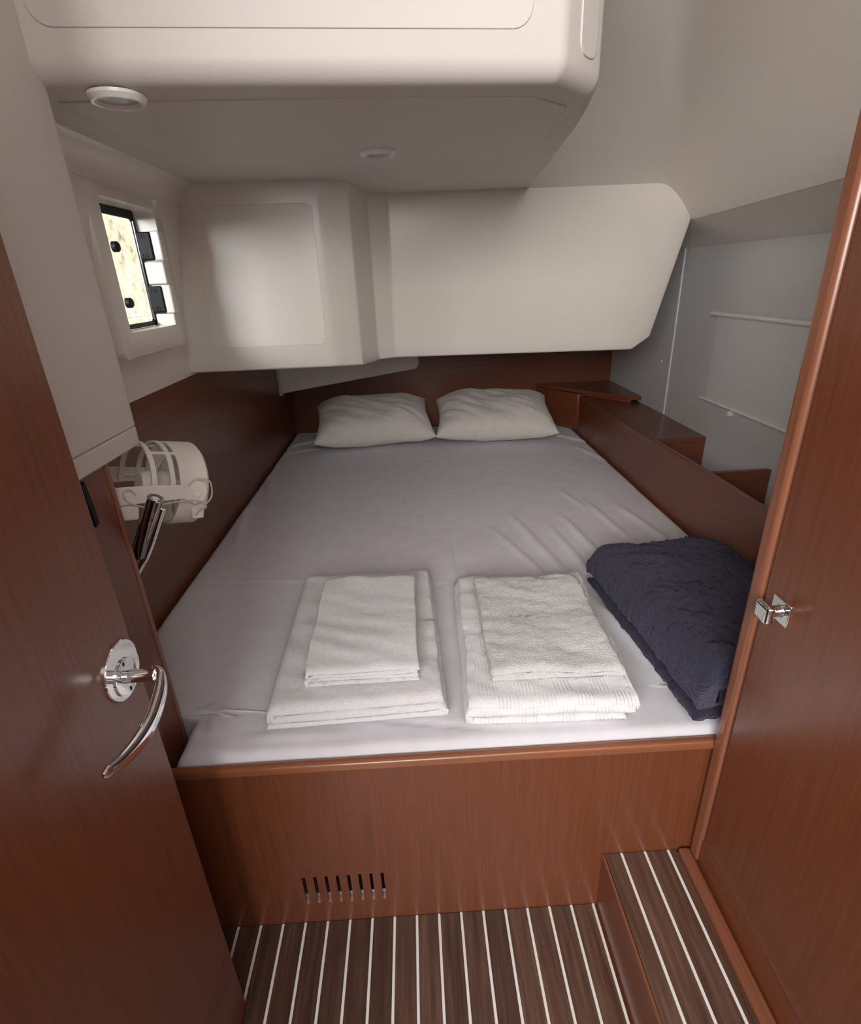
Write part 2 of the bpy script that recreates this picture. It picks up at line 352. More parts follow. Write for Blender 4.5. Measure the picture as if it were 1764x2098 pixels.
for zc in (1.345, 1.225):
    bm = bmesh.new(); lathe(bm, (FR - 0.001, OY0 + 0.122, zc), (1, 0, 0), [(0.0115, 0), (0.0115, 0.010), (0.009, 0.013), (0, 0.014)], 20); finish('latch_knob', bm, BLACK, w1)
# ------------------------------------------------------------------ overhanging moulding at the head end + right hand deckhead
wf = thing('wall_aft', (0.2, 2.0, 0.98), 'white moulded overhang above the pillows', None, None, 'structure')
bm = bmesh.new()
cols = [  # (x, y, z_outer) / inner / top
 ((-0.70, 1.700, 1.013), (-0.70, 1.688, 1.049), (-0.70, 1.700, 1.53)),
 ((-0.245, 1.700, 1.013), (-0.245, 1.688, 1.049), (-0.236, 1.700, 1.53)),
 ((-0.222, 1.706, 1.013), (-0.228, 1.692, 1.049), (-0.222, 1.704, 1.53)),
 ((-0.155, 1.765, 1.006), (-0.155, 1.752, 1.045), (-0.155, 1.752, 1.53)),
 ((-0.128, 1.90, 0.996), (-0.130, 1.89, 1.035), (-0.130, 1.89, 1.53)),
 ((-0.115, 1.985, 0.992), (-0.117, 1.97, 1.03), (-0.117, 1.97, 1.53)),
 ((-0.055, 2.034, 0.990), (-0.055, 2.020, 1.028), (-0.055, 2.026, 1.53)),
 ((0.30, 2.034, 0.986), (0.30, 2.018, 1.024), (0.30, 2.026, 1.58)),
 ((0.815, 2.034, 0.980), (0.800, 2.018, 1.018), (0.80, 2.026, 1.58)),
 ((0.879, 2.034, 1.024), (0.843, 2.018, 1.046), (0.86, 2.026, 1.58)),
 ((0.973, 2.034, 1.398), (0.940, 2.018, 1.402), (0.925, 2.026, 1.58))]
V = []
for o_, i_, t_ in cols:
    V.append([bm.verts.new((o_[0], 3.07, o_[2] - 0.0)), bm.verts.new(o_), bm.verts.new(i_), bm.verts.new(t_)])
for a, b in zip(V, V[1:]):
    for k in range(3): bm.faces.new((a[k], b[k], b[k + 1], a[k + 1]))
bm.faces.new((V[-1][1], V[-1][2], V[-1][3]))
bmesh.ops.remove_doubles(bm, verts=bm.verts, dist=1e-5)
mo = finish('overhang_moulding', bm, GEL, wf, 0.007, 4, angle=60)
mo.modifiers['bevel'].harden_normals = True
# upper deckhead right of the dropped ceiling, flowing into the sloping right panel, and its soffit
def UZ(y): return 1.525 + 0.40 * (2.026 - y)
bm = bmesh.new(); rows = []; edge = []
for j in range(41):
    y = 2.030 - (2.030 - 0.72) * (j / 40) ** 1.6
    ex = 0.86 + 0.129 * (y - 1.144); row = []; d_ = max(0, 2.026 - y)
    for i in range(49):
        x0_ = 0.345 + 0.060 * min(1, max(0, (y - 1.05) / 0.97)); x = x0_ + (ex - x0_) * i / 48
        p, q_ = UZ(y) - 0.016 * math.exp(-d_ / 0.04), 1.40 + 1.22 * (ex - x); kk = 0.05
        hh = max(kk - abs(p - q_), 0) / kk; z = min(p, q_) - hh * hh * kk * 0.25 * (1 if i < 48 else 0)
        row.append(bm.verts.new((x, y, max(z, 1.40))))
    rows.append(row)
for A_, B_ in zip(rows, rows[1:]):
    for i in range(48): bm.faces.new((A_[i], A_[i + 1], B_[i + 1], B_[i]))
finish('deckhead_moulding', bm, GEL, wf, angle=60)
bm = bmesh.new(); lo_, hi_ = [], []
for y in [3.07] + [2.03 - 1.31 * j / 20 for j in range(21)]:
    ex = 0.86 + 0.129 * (min(y, 2.03) - 1.144); hi_.append([bm.verts.new((ex - 0.001, y, 1.4035)), bm.verts.new((ex + 0.006, y, 1.396)), bm.verts.new((1.125, y, 1.318))])
for A_, B_ in zip(hi_, hi_[1:]):
    for k in range(2): bm.faces.new((A_[k], A_[k + 1], B_[k + 1], B_[k]))
finish('side_soffit', bm, GEL, wf, angle=60)
# raised access panels on the moulding
def plate(name, pts3, nrm, th, m, parent, bev=0.0007):
    nrm = Vector(nrm).normalized(); bm = bmesh.new(); prism(bm, [Vector(p) - nrm * 0.004 for p in pts3], nrm * (0.004 + th)); return finish(name, bm, m, parent, bev, 2)
face_y = lambda z: 1.700 - 0.012 * (1.53 - z) / 0.481
pts = [(x, face_y(z), z) for x, z in rrect(-0.585, -0.252, 1.083, 1.455, 0.022)]
plate('locker_panel', pts, (0, -1, 0.02), 0.0010, GEL, wf)
# white trunking under the overhang, across the head-left corner
wt = poly('trunking_cover', [(-0.69, 2.80, 0.735), (-0.60, 2.835, 0.742), (0.02, 3.045, 0.795), (0.036, 3.05, 0.815), (0.036, 3.05, 0.978), (-0.69, 2.80, 0.978)], (0.004, 0.03, 0), GEL, None, 0.006, 3)
tag(wt, 'white moulded trunking cover under the overhang above the left pillow', 'trunking')
box('end_flange', (-0.688, 2.79, 0.728), (-0.668, 2.806, 0.978), GEL, wt, 0.004)
# ------------------------------------------------------------------ dropped ceiling in front
ce = thing('ceiling', (0, 1.5, 1.51), 'white dropped headliner with rounded front edge', None, None, 'structure')
def fy(x): return 0.905 + 0.085 * (x + 0.48)
plan = [(-0.90, fy(-0.90)), (0.245, fy(0.245)), (0.325, 1.055), (0.415, 2.06), (-0.12, 2.06), (-0.20, 1.76), (-0.90, 1.76)]
bm = bmesh.new(); prism(bm, [(x, y, 1.51) for x, y in plan], (0, 0, 0.55))
vert_e = [e for e in bm.edges if abs(e.verts[0].co.z - e.verts[1].co.z) > 0.3 and e.verts[0].co.x > 0.2 and e.verts[0].co.y < 1.2]
bmesh.ops.bevel(bm, geom=vert_e, offset=0.010, segments=3, profile=0.5, affect='EDGES')
low_front = [e for e in bm.edges if max(v.co.z for v in e.verts) < 1.52 and max(v.co.y for v in e.verts) < 1.15]
bmesh.ops.bevel(bm, geom=low_front, offset=0.042, segments=8, profile=0.5, affect='EDGES', clamp_overlap=True)
low_side = [e for e in bm.edges if max(v.co.z for v in e.verts) < 1.512 and min(v.co.x for v in e.verts) > 0.28 and abs(e.verts[0].co.y - e.verts[1].co.y) > 0.3]
bmesh.ops.bevel(bm, geom=low_side, offset=0.03, segments=3, profile=0.5, affect='EDGES', clamp_overlap=True)
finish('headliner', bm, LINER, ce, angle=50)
# shallow recessed-looking field panel of the underside
pts = [(x, y, 1.51) for x, y in [(-0.50, 0.985), (0.215, 1.04), (0.285, 1.10), (0.355, 1.98), (-0.10, 1.98), (-0.20, 1.70), (-0.50, 1.68)]]
plate('underside_panel', pts, (0, 0, -1), 0.0020, LINER, ce, 0.0019)
fn = Vector((0.075, -1, 0)).normalized()
pts = [(x, fy(x), z) for x, z in rrect(-0.47, 0.195, 1.568, 1.95, 0.028)]
ap = plate('access_panel', pts, fn, 0.0022, LINER, ce)
ap['label'] = 'large flush access panel'
a = Vector((0.245, fy(0.245), 0)); b = Vector((0.325, 1.055, 0)); d = (b - a); L = d.length; d.normalize(); cn = Vector((d.y, -d.x, 0))
pts = [tuple(a + d * s) [:2] + (z,) for s, z in rrect(L * 0.36, L * 0.80, 1.550, 1.95, 0.018)]
plate('corner_panel', pts, cn, 0.0022, LINER, ce)
# ceiling spot lights (switched off)
def spot(x, y, label):
    t = thing('ceiling_light', (x, y, 1.507), label, 'light', 'recessed ceiling spots')
    bm = bmesh.new(); lathe(bm, (x, y, 1.5095), (0, 0, -1), [(0.040, 0), (0.040, 0.004), (0.035, 0.010), (0.031, 0.010), (0.0275, 0.005), (0.0275, 0)], 40); finish('rim', bm, RIM, t)
    bm = bmesh.new(); lathe(bm, (x, y, 1.5095), (0, 0, -1), [(0.027, 0), (0.027, 0.005), (0, 0.006)], 32); finish('lens', bm, LENS, t)
spot(-0.05, 1.392, 'round recessed ceiling spot in the middle of the dropped headliner')
spot(-0.405, 0.966, 'round ceiling spot half hidden by the rounded headliner edge above the port')
# ------------------------------------------------------------------ door
d1 = thing('door_1', (-0.385, 0.27, 0.0), 'open mahogany cabin door with chrome lever handle', None, None, 'structure')
DX = -0.372
box('door_leaf', (DX - 0.026, -0.03, 0.015), (DX, 0.5725, 2.0), WZ, d1, 0.0025, 3)
def dp(x, y, z): return (DX + x * 0.818, y * 0.818, 1.25 + (z - 1.25) * 0.818)
hc = dp(0, 0.656, 0.735)
hd = thing('lever_handle', hc); hd.parent = d1; hd.location = WORG[hd] - WORG[d1]; hd['label'] = 'chrome lever handle on round plate'
bm = bmesh.new(); lathe(bm, hc, (1, 0, 0), [(0.0375, -0.001), (0.0375, 0.002), (0.0365, 0.0033), (0, 0.0033)], 48)
for v in bm.verts: v.co.y = min(v.co.y, 0.5712)
finish('rose_plate', bm, CHROME, hd)
hc2 = dp(0, 0.655, 0.724)
bm = bmesh.new(); lathe(bm, hc2, (1, 0, 0), [(0.0235, 0.003), (0.0235, 0.0052), (0.0215, 0.0058), (0, 0.0058)], 40); finish('inner_ring', bm, CHROME, hd)
pth = catmull([dp(0.004, 0.650, 0.727), dp(0.03, 0.649, 0.729), dp(0.058, 0.644, 0.733)], 6)
bm = bmesh.new(); sweep(bm, pth, 0.0082, n=20); finish('stem', bm, CHROME, hd)
pth = catmull([dp(0.050, 0.652, 0.736), dp(0.062, 0.645, 0.732), dp(0.067, 0.625, 0.717), dp(0.066, 0.59, 0.700), dp(0.062, 0.553, 0.695), dp(0.056, 0.520, 0.698), dp(0.050, 0.492, 0.706)], 8)
bm = bmesh.new(); sweep(bm, pth, 0.0056, 0.0098, n=20, taper=lambda t: (0.75 + 0.45 * math.sin(PI * min(t * 1.1, 1))) * (1 if t < 0.95 else max(0.35, (1 - (t - 0.95) / 0.05 * 0.65)))); finish('lever', bm, CHROME, hd)
for dz in (0.018, -0.018): box('fixing_slot', (DX + 0.0052, hc2[1] - 0.0015, hc2[2] + dz - 0.0025), (DX + 0.0062, hc2[1] + 0.0015, hc2[2] + dz + 0.0025), BLACK, hd, 0)
# ------------------------------------------------------------------ right-hand side of the berth
sbm = bmesh.new(); prism(sbm, [(0.865, 0.76, 0.36), (0.865, 0.76, 0.688), (0.865, 1.5, 0.686), (0.865, 2.77, 0.660), (0.865, 2.77, 0.36)], (0.018, 0, 0))
tag(finish('berth_side_board', sbm, WY, None, 0.003, 3), 'long mahogany side board along the right of the mattress', 'board')
t = thing('side_locker', (1.0, 2.36, 0.36), 'mahogany side locker with flat top against the hull near the corner shelf', 'locker')
box('top', (0.884, 1.97, 0.632), (1.119, 2.78, 0.650), WY, t, 0.002)
box('end_panel', (0.884, 1.972, 0.36), (1.119, 1.988, 0.632), WZ, t, 0.001)
tag(box('bin_divider', (0.884, 1.567, 0.36), (1.119, 1.585, 0.654), WX, None, 0.002), 'mahogany divider panel between side board and hull beside the locker post', 'divider')
cs = thing('corner_shelf', (0.95, 2.9, 0.36), 'angled mahogany corner shelf behind the right pillow', 'shelf')
poly('top', [(0.695, 3.058, 0.664), (1.118, 3.058, 0.664), (1.118, 2.60, 0.664), (1.055, 2.60, 0.664)], (0, 0, 0.018), WY, cs, 0.002)
poly('front', [(0.70, 3.056, 0.472), (0.864, 2.80, 0.472), (0.884, 2.80, 0.472), (0.884, 2.86, 0.472), (0.74, 3.056, 0.472)], (0, 0, 0.191), WZ, cs, 0.002)
poly('front_lip', [(0.884, 2.842, 0.651), (1.052, 2.604, 0.651), (1.07, 2.604, 0.651), (0.884, 2.868, 0.651)], (0, 0, 0.013), WY, cs, 0.001)
# roller blind on the hull port
rb = thing('roller_blind', (1.11, 1.7, 0.78), 'white blind with two rods covering the right hull port', 'blind')
box('fabric', (1.1145, 1.16, 0.79), (1.1185, 2.022, 1.092), BLIND, rb, 0.001)
for nm, z, r, y1 in (('top_rod', 1.094, 0.0075, 2.056), ('bottom_rod', 0.789, 0.0055, 2.045)):
    bm = bmesh.new(); lathe(bm, (1.1095, 1.14, z), (0, 1, 0), [(0, 0), (r, 0), (r, y1 - 1.14), (0, y1 - 1.14)], 16); finish(nm, bm, BLINDROD, rb)
hk = box('hook', (1.100, 1.822, 0.764), (1.1195, 1.838, 0.782), BLINDROD, rb, 0.003)
box('hook_tip', (1.096, 1.812, 0.768), (1.104, 1.824, 0.776), BLINDROD, hk, 0.002)
# ------------------------------------------------------------------ fan
FY_, FZ_, FR_ = 1.03, 0.896, 0.082
fx = -0.490
fan = thing('cabin_fan', (fx, FY_, FZ_ - 0.1), 'cream plastic cabin fan with open hoop guard behind the partition edge', 'fan')
bm = bmesh.new(); lathe(bm, (fx, FY_, FZ_), (1, 0, 0), [(FR_, -0.022), (FR_, 0.030), (FR_ - 0.006, 0.036), (FR_ - 0.009, 0.036), (FR_ - 0.004, 0.028), (FR_ - 0.004, -0.022), (FR_, -0.022)], 56); finish('shroud', bm, FANW, fan)
for h, r in ((-0.040, FR_), (-0.072, FR_ - 0.002)):
    bm = bmesh.new(); lathe(bm, (fx, FY_, FZ_), (1, 0, 0), [(r, h), (r, h + 0.009), (r - 0.0035, h + 0.009), (r - 0.0035, h), (r, h)], 56, math.radians(-8), math.radians(188)); finish('guard_hoop', bm, FANW, fan)
for a in (0, 55, 125, 180):
    s, u, d = frame_of((1, 0, 0)); c = Vector((fx, FY_, FZ_)) + s * ((FR_ - 0.002) * math.cos(math.radians(a))) + u * ((FR_ - 0.002) * math.sin(math.radians(a)))
    bm = bmesh.new(); sweep(bm, [c + Vector((-0.073, 0, 0)), c + Vector((-0.02, 0, 0))], 0.003, n=6); finish('guard_bar', bm, FANW, fan)
bm = bmesh.new(); lathe(bm, (fx, FY_, FZ_), (1, 0, 0), [(0, -0.065), (0.020, -0.065), (0.023, -0.058), (0.023, -0.02), (0.016, 0.0), (0.016, 0.012), (0.010, 0.018), (0, 0.019)], 28); finish('motor', bm, FANW, fan)
for k in range(3):
    a = 2 * PI * k / 3 + 0.5; bm = bmesh.new(); g = []
    for i in range(6):
        r = 0.014 + 0.057 * i / 5; wv = 0.26 + 0.40 * math.sin(PI * i / 5 * 0.7)
        g.append([bm.verts.new((fx + 0.004 + 0.012 * (q - 1), FY_ + r * math.cos(a + wv * (q - 1)), FZ_ + r * math.sin(a + wv * (q - 1)))) for q in range(3)])
    for A_, B_ in zip(g, g[1:]):
        for q in range(2): bm.faces.new((A_[q], A_[q + 1], B_[q + 1], B_[q]))
    bl = finish('blade', bm, FANW, fan); so_ = bl.modifiers.new('solid', 'SOLIDIFY'); so_.thickness = 0.0015
for sgn in (-1, 1):
    y = FY_ + sgn * (FR_ + 0.004); zc = FZ_
    prof = [(-0.150, -0.018), (-0.150, 0.015), (-0.075, 0.017), (-0.012, 0.014), (0.004, 0.023), (0.020, 0.018), (0.027, 0.0), (0.020, -0.018), (0.002, -0.024), (-0.02, -0.012), (-0.075, -0.014)]
    arm = poly('yoke_arm', [(fx + px_, y, zc + pz_) for px_, pz_ in prof], (0, 0.005 * sgn, 0), FANW, fan, 0.0015)
    bm = bmesh.new(); lathe(bm, (fx + 0.004, y + sgn * 0.005, zc), (0, sgn, 0), [(0.010, 0), (0.010, 0.004), (0.006, 0.0045), (0.005, 0.002), (0, 0.002)], 24); finish('pivot', bm, FANW, arm)
box('yoke_bridge', (fx - 0.162, FY_ - FR_ - 0.009, FZ_ - 0.018), (fx - 0.148, FY_ + FR_ + 0.009, FZ_ + 0.016), FANW, fan, 0.003)
box('wall_base', (fx - 0.185, FY_ - 0.05, FZ_ - 0.05), (fx - 0.160, FY_ + 0.05, FZ_ + 0.05), FANW, fan, 0.010, 4)
box('switch_box', (fx - 0.160, FY_ - FR_ - 0.006, FZ_ - 0.046), (fx - 0.096, FY_ - 0.02, FZ_ - 0.018), FANW, fan, 0.005, 3)
yc = FY_ - FR_ - 0.0115
def cab(pts): return catmull([(fx + a_, yc + b_, FZ_ + c_) for a_, b_, c_ in pts], 8)
bm = bmesh.new(); sweep(bm, cab([(-0.105, 0, 0.002), (-0.115, -0.001, 0.012), (-0.125, 0, 0.006), (-0.117, 0, -0.010), (-0.085, 0, -0.022), (-0.05, 0, -0.017), (-0.01, 0, -0.015), (0.016, 0, -0.020), (0.024, 0.003, -0.032), (0.012, 0.008, -0.036)]), 0.0015, n=6, up=(0, 1, 0.2)); finish('cable', bm, FANC, fan)
bm = bmesh.new(); sweep(bm, cab([(-0.014, 0, 0.013), (0.002, 0, 0.026), (0.026, 0, 0.022), (0.036, 0.006, 0.004), (0.034, 0.006, -0.016), (0.012, 0.004, -0.036), (0.008, 0.022, -0.058)]), 0.0015, n=6, up=(0, 1, 0.2)); finish('cable', bm, FANC, fan)
box('tilt_bracket', (fx + 0.002, FY_ - FR_ + 0.001, FZ_ - 0.056), (fx + 0.026, FY_ - FR_ + 0.016, FZ_ - 0.034), FANW, fan, 0.003)
FC = Vector((fx, FY_, FZ_)); yaw = Matrix.Rotation(math.radians(46), 4, 'Z'); pit2 = Matrix.Rotation(math.radians(14), 4, 'Y'); pitch = Matrix.Rotation(math.radians(16), 4, 'Y')
for ch in list(fan.children):
    head = ch.name.split('.')[0] in ('shroud', 'guard_hoop', 'guard_bar', 'motor', 'blade')
    for o_, org in [(ch, WORG[ch])] + [(g_, WORG[g_]) for g_ in ch.children]:
        T = Matrix.Translation(FC) @ yaw @ (pitch if head else pit2) @ Matrix.Translation(-FC)
        o_.data.transform(Matrix.Translation(-org) @ T @ Matrix.Translation(org))
# ------------------------------------------------------------------ reading lamp
rl = thing('reading_lamp', (-0.50, 0.845, 0.79), 'slim chrome tube reading lamp in front of the fan', 'lamp')
ta, tb = Vector((-0.441, 0.855, 0.931)), Vector((-0.4945, 0.846, 0.826))
dv = (ta - tb); Ln = dv.length
bm = bmesh.new(); lathe(bm, tb, dv, [(0, -0.004), (0.009, -0.002), (0.0125, 0.004), (0.0125, Ln - 0.002), (0.0115, Ln), (0.0085, Ln), (0.0085, Ln - 0.003), (0, Ln - 0.003)], 32); finish('tube', bm, mat('dark_chrome_tube', (0.30, 0.26, 0.25), 0.10, 1.0), rl)
bm = bmesh.new(); lathe(bm, tb, dv, [(0.0082, Ln - 0.003), (0.006, Ln - 0.0005), (0, Ln + 0.001)], 24); finish('lens', bm, RIM, rl)
bm = bmesh.new(); lathe(bm, tb, dv, [(0.0128, Ln - 0.004), (0.0132, Ln - 0.001), (0.0120, Ln + 0.0005)], 32); finish('end_ring', bm, CHROME, rl)
off = Vector((0.014, 0.004, -0.004))
bm = bmesh.new(); sweep(bm, [tb + dv * 0.82 + off, tb + dv * 0.25 + off, tb + off * 0.9 - dv * 0.02, Vector((-0.500, 0.842, 0.796)), Vector((-0.510, 0.834, 0.778))], 0.0035, 0.0055, n=10); finish('arm', bm, CHROME, rl)
bm = bmesh.new(); lathe(bm, (-0.515, 0.8255, 0.772), (0, 1, 0), [(0.018, 0), (0.018, 0.006), (0.012, 0.012), (0, 0.013)], 24); finish('mount', bm, CHROME, rl)
# ------------------------------------------------------------------ mattress with fitted sheet
MZ = 0.468
RID = [  # (x0,y0,x1,y1,width,height): creases and folds of the sheet
 (0.105, 1.65, 0.112, 1.27, 0.006, -0.004), (0.10, 1.66, 0.085, 1.95, 0.008, -0.002),
 (-0.62, 1.38, -0.30, 1.345, 0.006, 0.002), (-0.30, 1.345, 0.08, 1.30, 0.006, 0.0015),
 (0.33, 1.70, 0.40, 1.30, 0.014, 0.005), (0.25, 1.60, 0.36, 1.25, 0.012, 0.004), (0.50, 1.68, 0.53, 1.42, 0.010, 0.005), (0.44, 1.60, 0.47, 1.30, 0.011, 0.004),
 (0.62, 1.80, 0.66, 1.52, 0.012, 0.004), (0.72, 1.75, 0.78, 1.45, 0.014, 0.004), (0.56, 1.95, 0.60, 1.75, 0.012, 0.003),
 (0.43, 1.20, 0.53, 0.78, 0.016, 0.006), (0.46, 1.10, 0.50, 0.85, 0.012, 0.004), (-0.10, 0.80, 0.10, 0.765, 0.004, -0.003), (0.12, 0.775, 0.34, 0.765, 0.008, 0.003),
 (-0.44, 0.86, -0.41, 0.78, 0.012, 0.006), (-0.46, 0.80, -0.40, 0.745, 0.012, 0.005), (-0.34, 0.775, -0.16, 0.77, 0.010, 0.002),
 (-0.66, 2.75, -0.52, 2.86, 0.014, 0.006), (-0.67, 2.62, -0.50, 2.70, 0.012, 0.004), (0.72, 2.75, 0.85, 2.60, 0.012, 0.006), (0.78, 2.50, 0.85, 2.30, 0.012, 0.004),
 (-0.66, 1.9, -0.61, 1.6, 0.014, 0.004), (-0.66, 2.3, -0.60, 2.0, 0.014, 0.004)]
def sheet_h(x, y):
    h = 0.0022 * nz(x, y, 0, 5) + 0.0008 * nz(x, y, 1.3, 22)
    for (a, b, c, d, w, A_) in RID:
        ex, ey = c - a, d - b; L2 = ex * ex + ey * ey; t = ((x - a) * ex + (y - b) * ey) / L2
        if t < -0.2 or t > 1.2: continue
        px, py = a + ex * t, b + ey * t; dd = (x - px - 0.006 * nz(x, y, 4, 6)) ** 2 + (y - py) ** 2
        if dd < 9 * w * w:
            e = 1 - max(0, abs(t - 0.5) - 0.3) / 0.4; h += 1.7 * A_ * math.exp(-dd / (w * w)) * max(0, min(1, e))
    return h
bm = bmesh.new(); NX, NY = 190, 290; Y0, Y1 = 0.7285, 3.055; GR = []
for j in range(NY + 1):
    y = Y0 + (Y1 - Y0) * j / NY; y += 0
    tt = min(1, max(0, (y - 0.835) / 0.02)); xl = -0.468 + (-0.682 + 0.468) * (3 * tt * tt - 2 * tt ** 3); xr = 0.8635
    row = []
    for i in range(NX + 1):
        x = xl + (xr - xl) * i / NX
        ed = 0.0
        for dist, r in ((x - xl, 0.022), (xr - x, 0.022), (y - Y0, 0.020 + 0.006 * nz(x, 0, 7, 9)), (Y1 - y, 0.03)):
            if dist < r: q = 1 - dist / r; ed = max(ed, r * (1 - math.sqrt(max(0, 1 - q * q))))
        row.append(bm.verts.new((x, y, MZ + sheet_h(x, y) - min(ed, 0.03))))
    GR.append(row)
for j in range(NY):
    for i in range(NX): bm.faces.new((GR[j][i], GR[j][i + 1], GR[j + 1][i + 1], GR[j + 1][i]))
loop = GR[0] + [r[-1] for r in GR[1:]] + list(reversed(GR[-1]))[1:] + [r[0] for r in reversed(GR[1:-1])]
lowl = [bm.verts.new((v.co.x, v.co.y, 0.381)) for v in loop]
for i in range(len(loop)): k = (i + 1) % len(loop); bm.faces.new((loop[i], lowl[i], lowl[k], loop[k]))
tag(finish('mattress', bm, SHEET, None, angle=80), 'double mattress in a smooth grey white fitted sheet', 'mattress')
# ------------------------------------------------------------------ pillows
def pillow(cx, cy, w, d, h, tilt, rz, seed, label):
    bm = bmesh.new(); N = 56; rows = {}
    for s in (1, -1):
        for j in range(N + 1):
            for i in range(N + 1):
                u, v = -1 + 2 * i / N, -1 + 2 * j / N
                if s == -1 and (i in (0, N) or j in (0, N)): rows[s, i, j] = rows[1, i, j]; continue
                prof = (max(0, 1 - abs(u) ** 3.4) ** 0.5) * (max(0, 1 - abs(v) ** 2.8) ** 0.5)
                pin = 1 - 0.07 * (1 - abs(v) ** 2) * (abs(u) ** 3); piv = 1 - 0.08 * (1 - u * u) * abs(v) ** 3
                z = s * prof * h / 2 * (1 if s > 0 else 0.8)
                x = u * pin * w / 2; y = v * piv * d / 2
                z += prof * (0.018 * nz(x + seed, y, 0, 6) + 0.010 * nz(x * 0.5 + seed, y * 1.8 + x, 2, 14)) + 0.006 * nz(x, y, seed, 9)
                wr_ = math.exp(-((u + 0.65) ** 2) * 4) * math.sin((x * 0.7 + y) * 60 + seed) * 0.0035 * prof; z += wr_
                rows[s, i, j] = bm.verts.new((x, y, z))
    for s in (1, -1):
        for j in range(N):
            for i in range(N):
                q = (rows[s, i, j], rows[s, i + 1, j], rows[s, i + 1, j + 1], rows[s, i, j + 1])
                bm.faces.new(q if s > 0 else q[::-1])
    T = Matrix.Translation((cx, cy, 0)) @ Matrix.Rotation(rz, 4, 'Z') @ Matrix.Rotation(tilt, 4, 'X')
    bmesh.ops.transform(bm, matrix=T, verts=bm.verts)
    mz = min(v.co.z for v in bm.verts if v.co.y < cy); mz = min(v.co.z for v in bm.verts)
    for v in bm.verts: v.co.z += MZ + 0.001 - mz
    for v in bm.verts:
        if v.co.z < MZ + 0.012: v.co.z = MZ + 0.004 + (v.co.z - MZ) * 0.6
    o = finish('pillow', bm, CASE, None, angle=80); tag(o, label, 'pillow', 'pillows at the head of the berth'); return o
pillow(-0.216, 2.80, 0.612, 0.44, 0.21, math.radians(13), math.radians(5), 1.3, 'cream pillow on the left, under the trunking cover')
pillow(0.414, 2.775, 0.612, 0.44, 0.205, math.radians(13), math.radians(-3), 5.1, 'cream pillow on the right, beside the corner shelf')
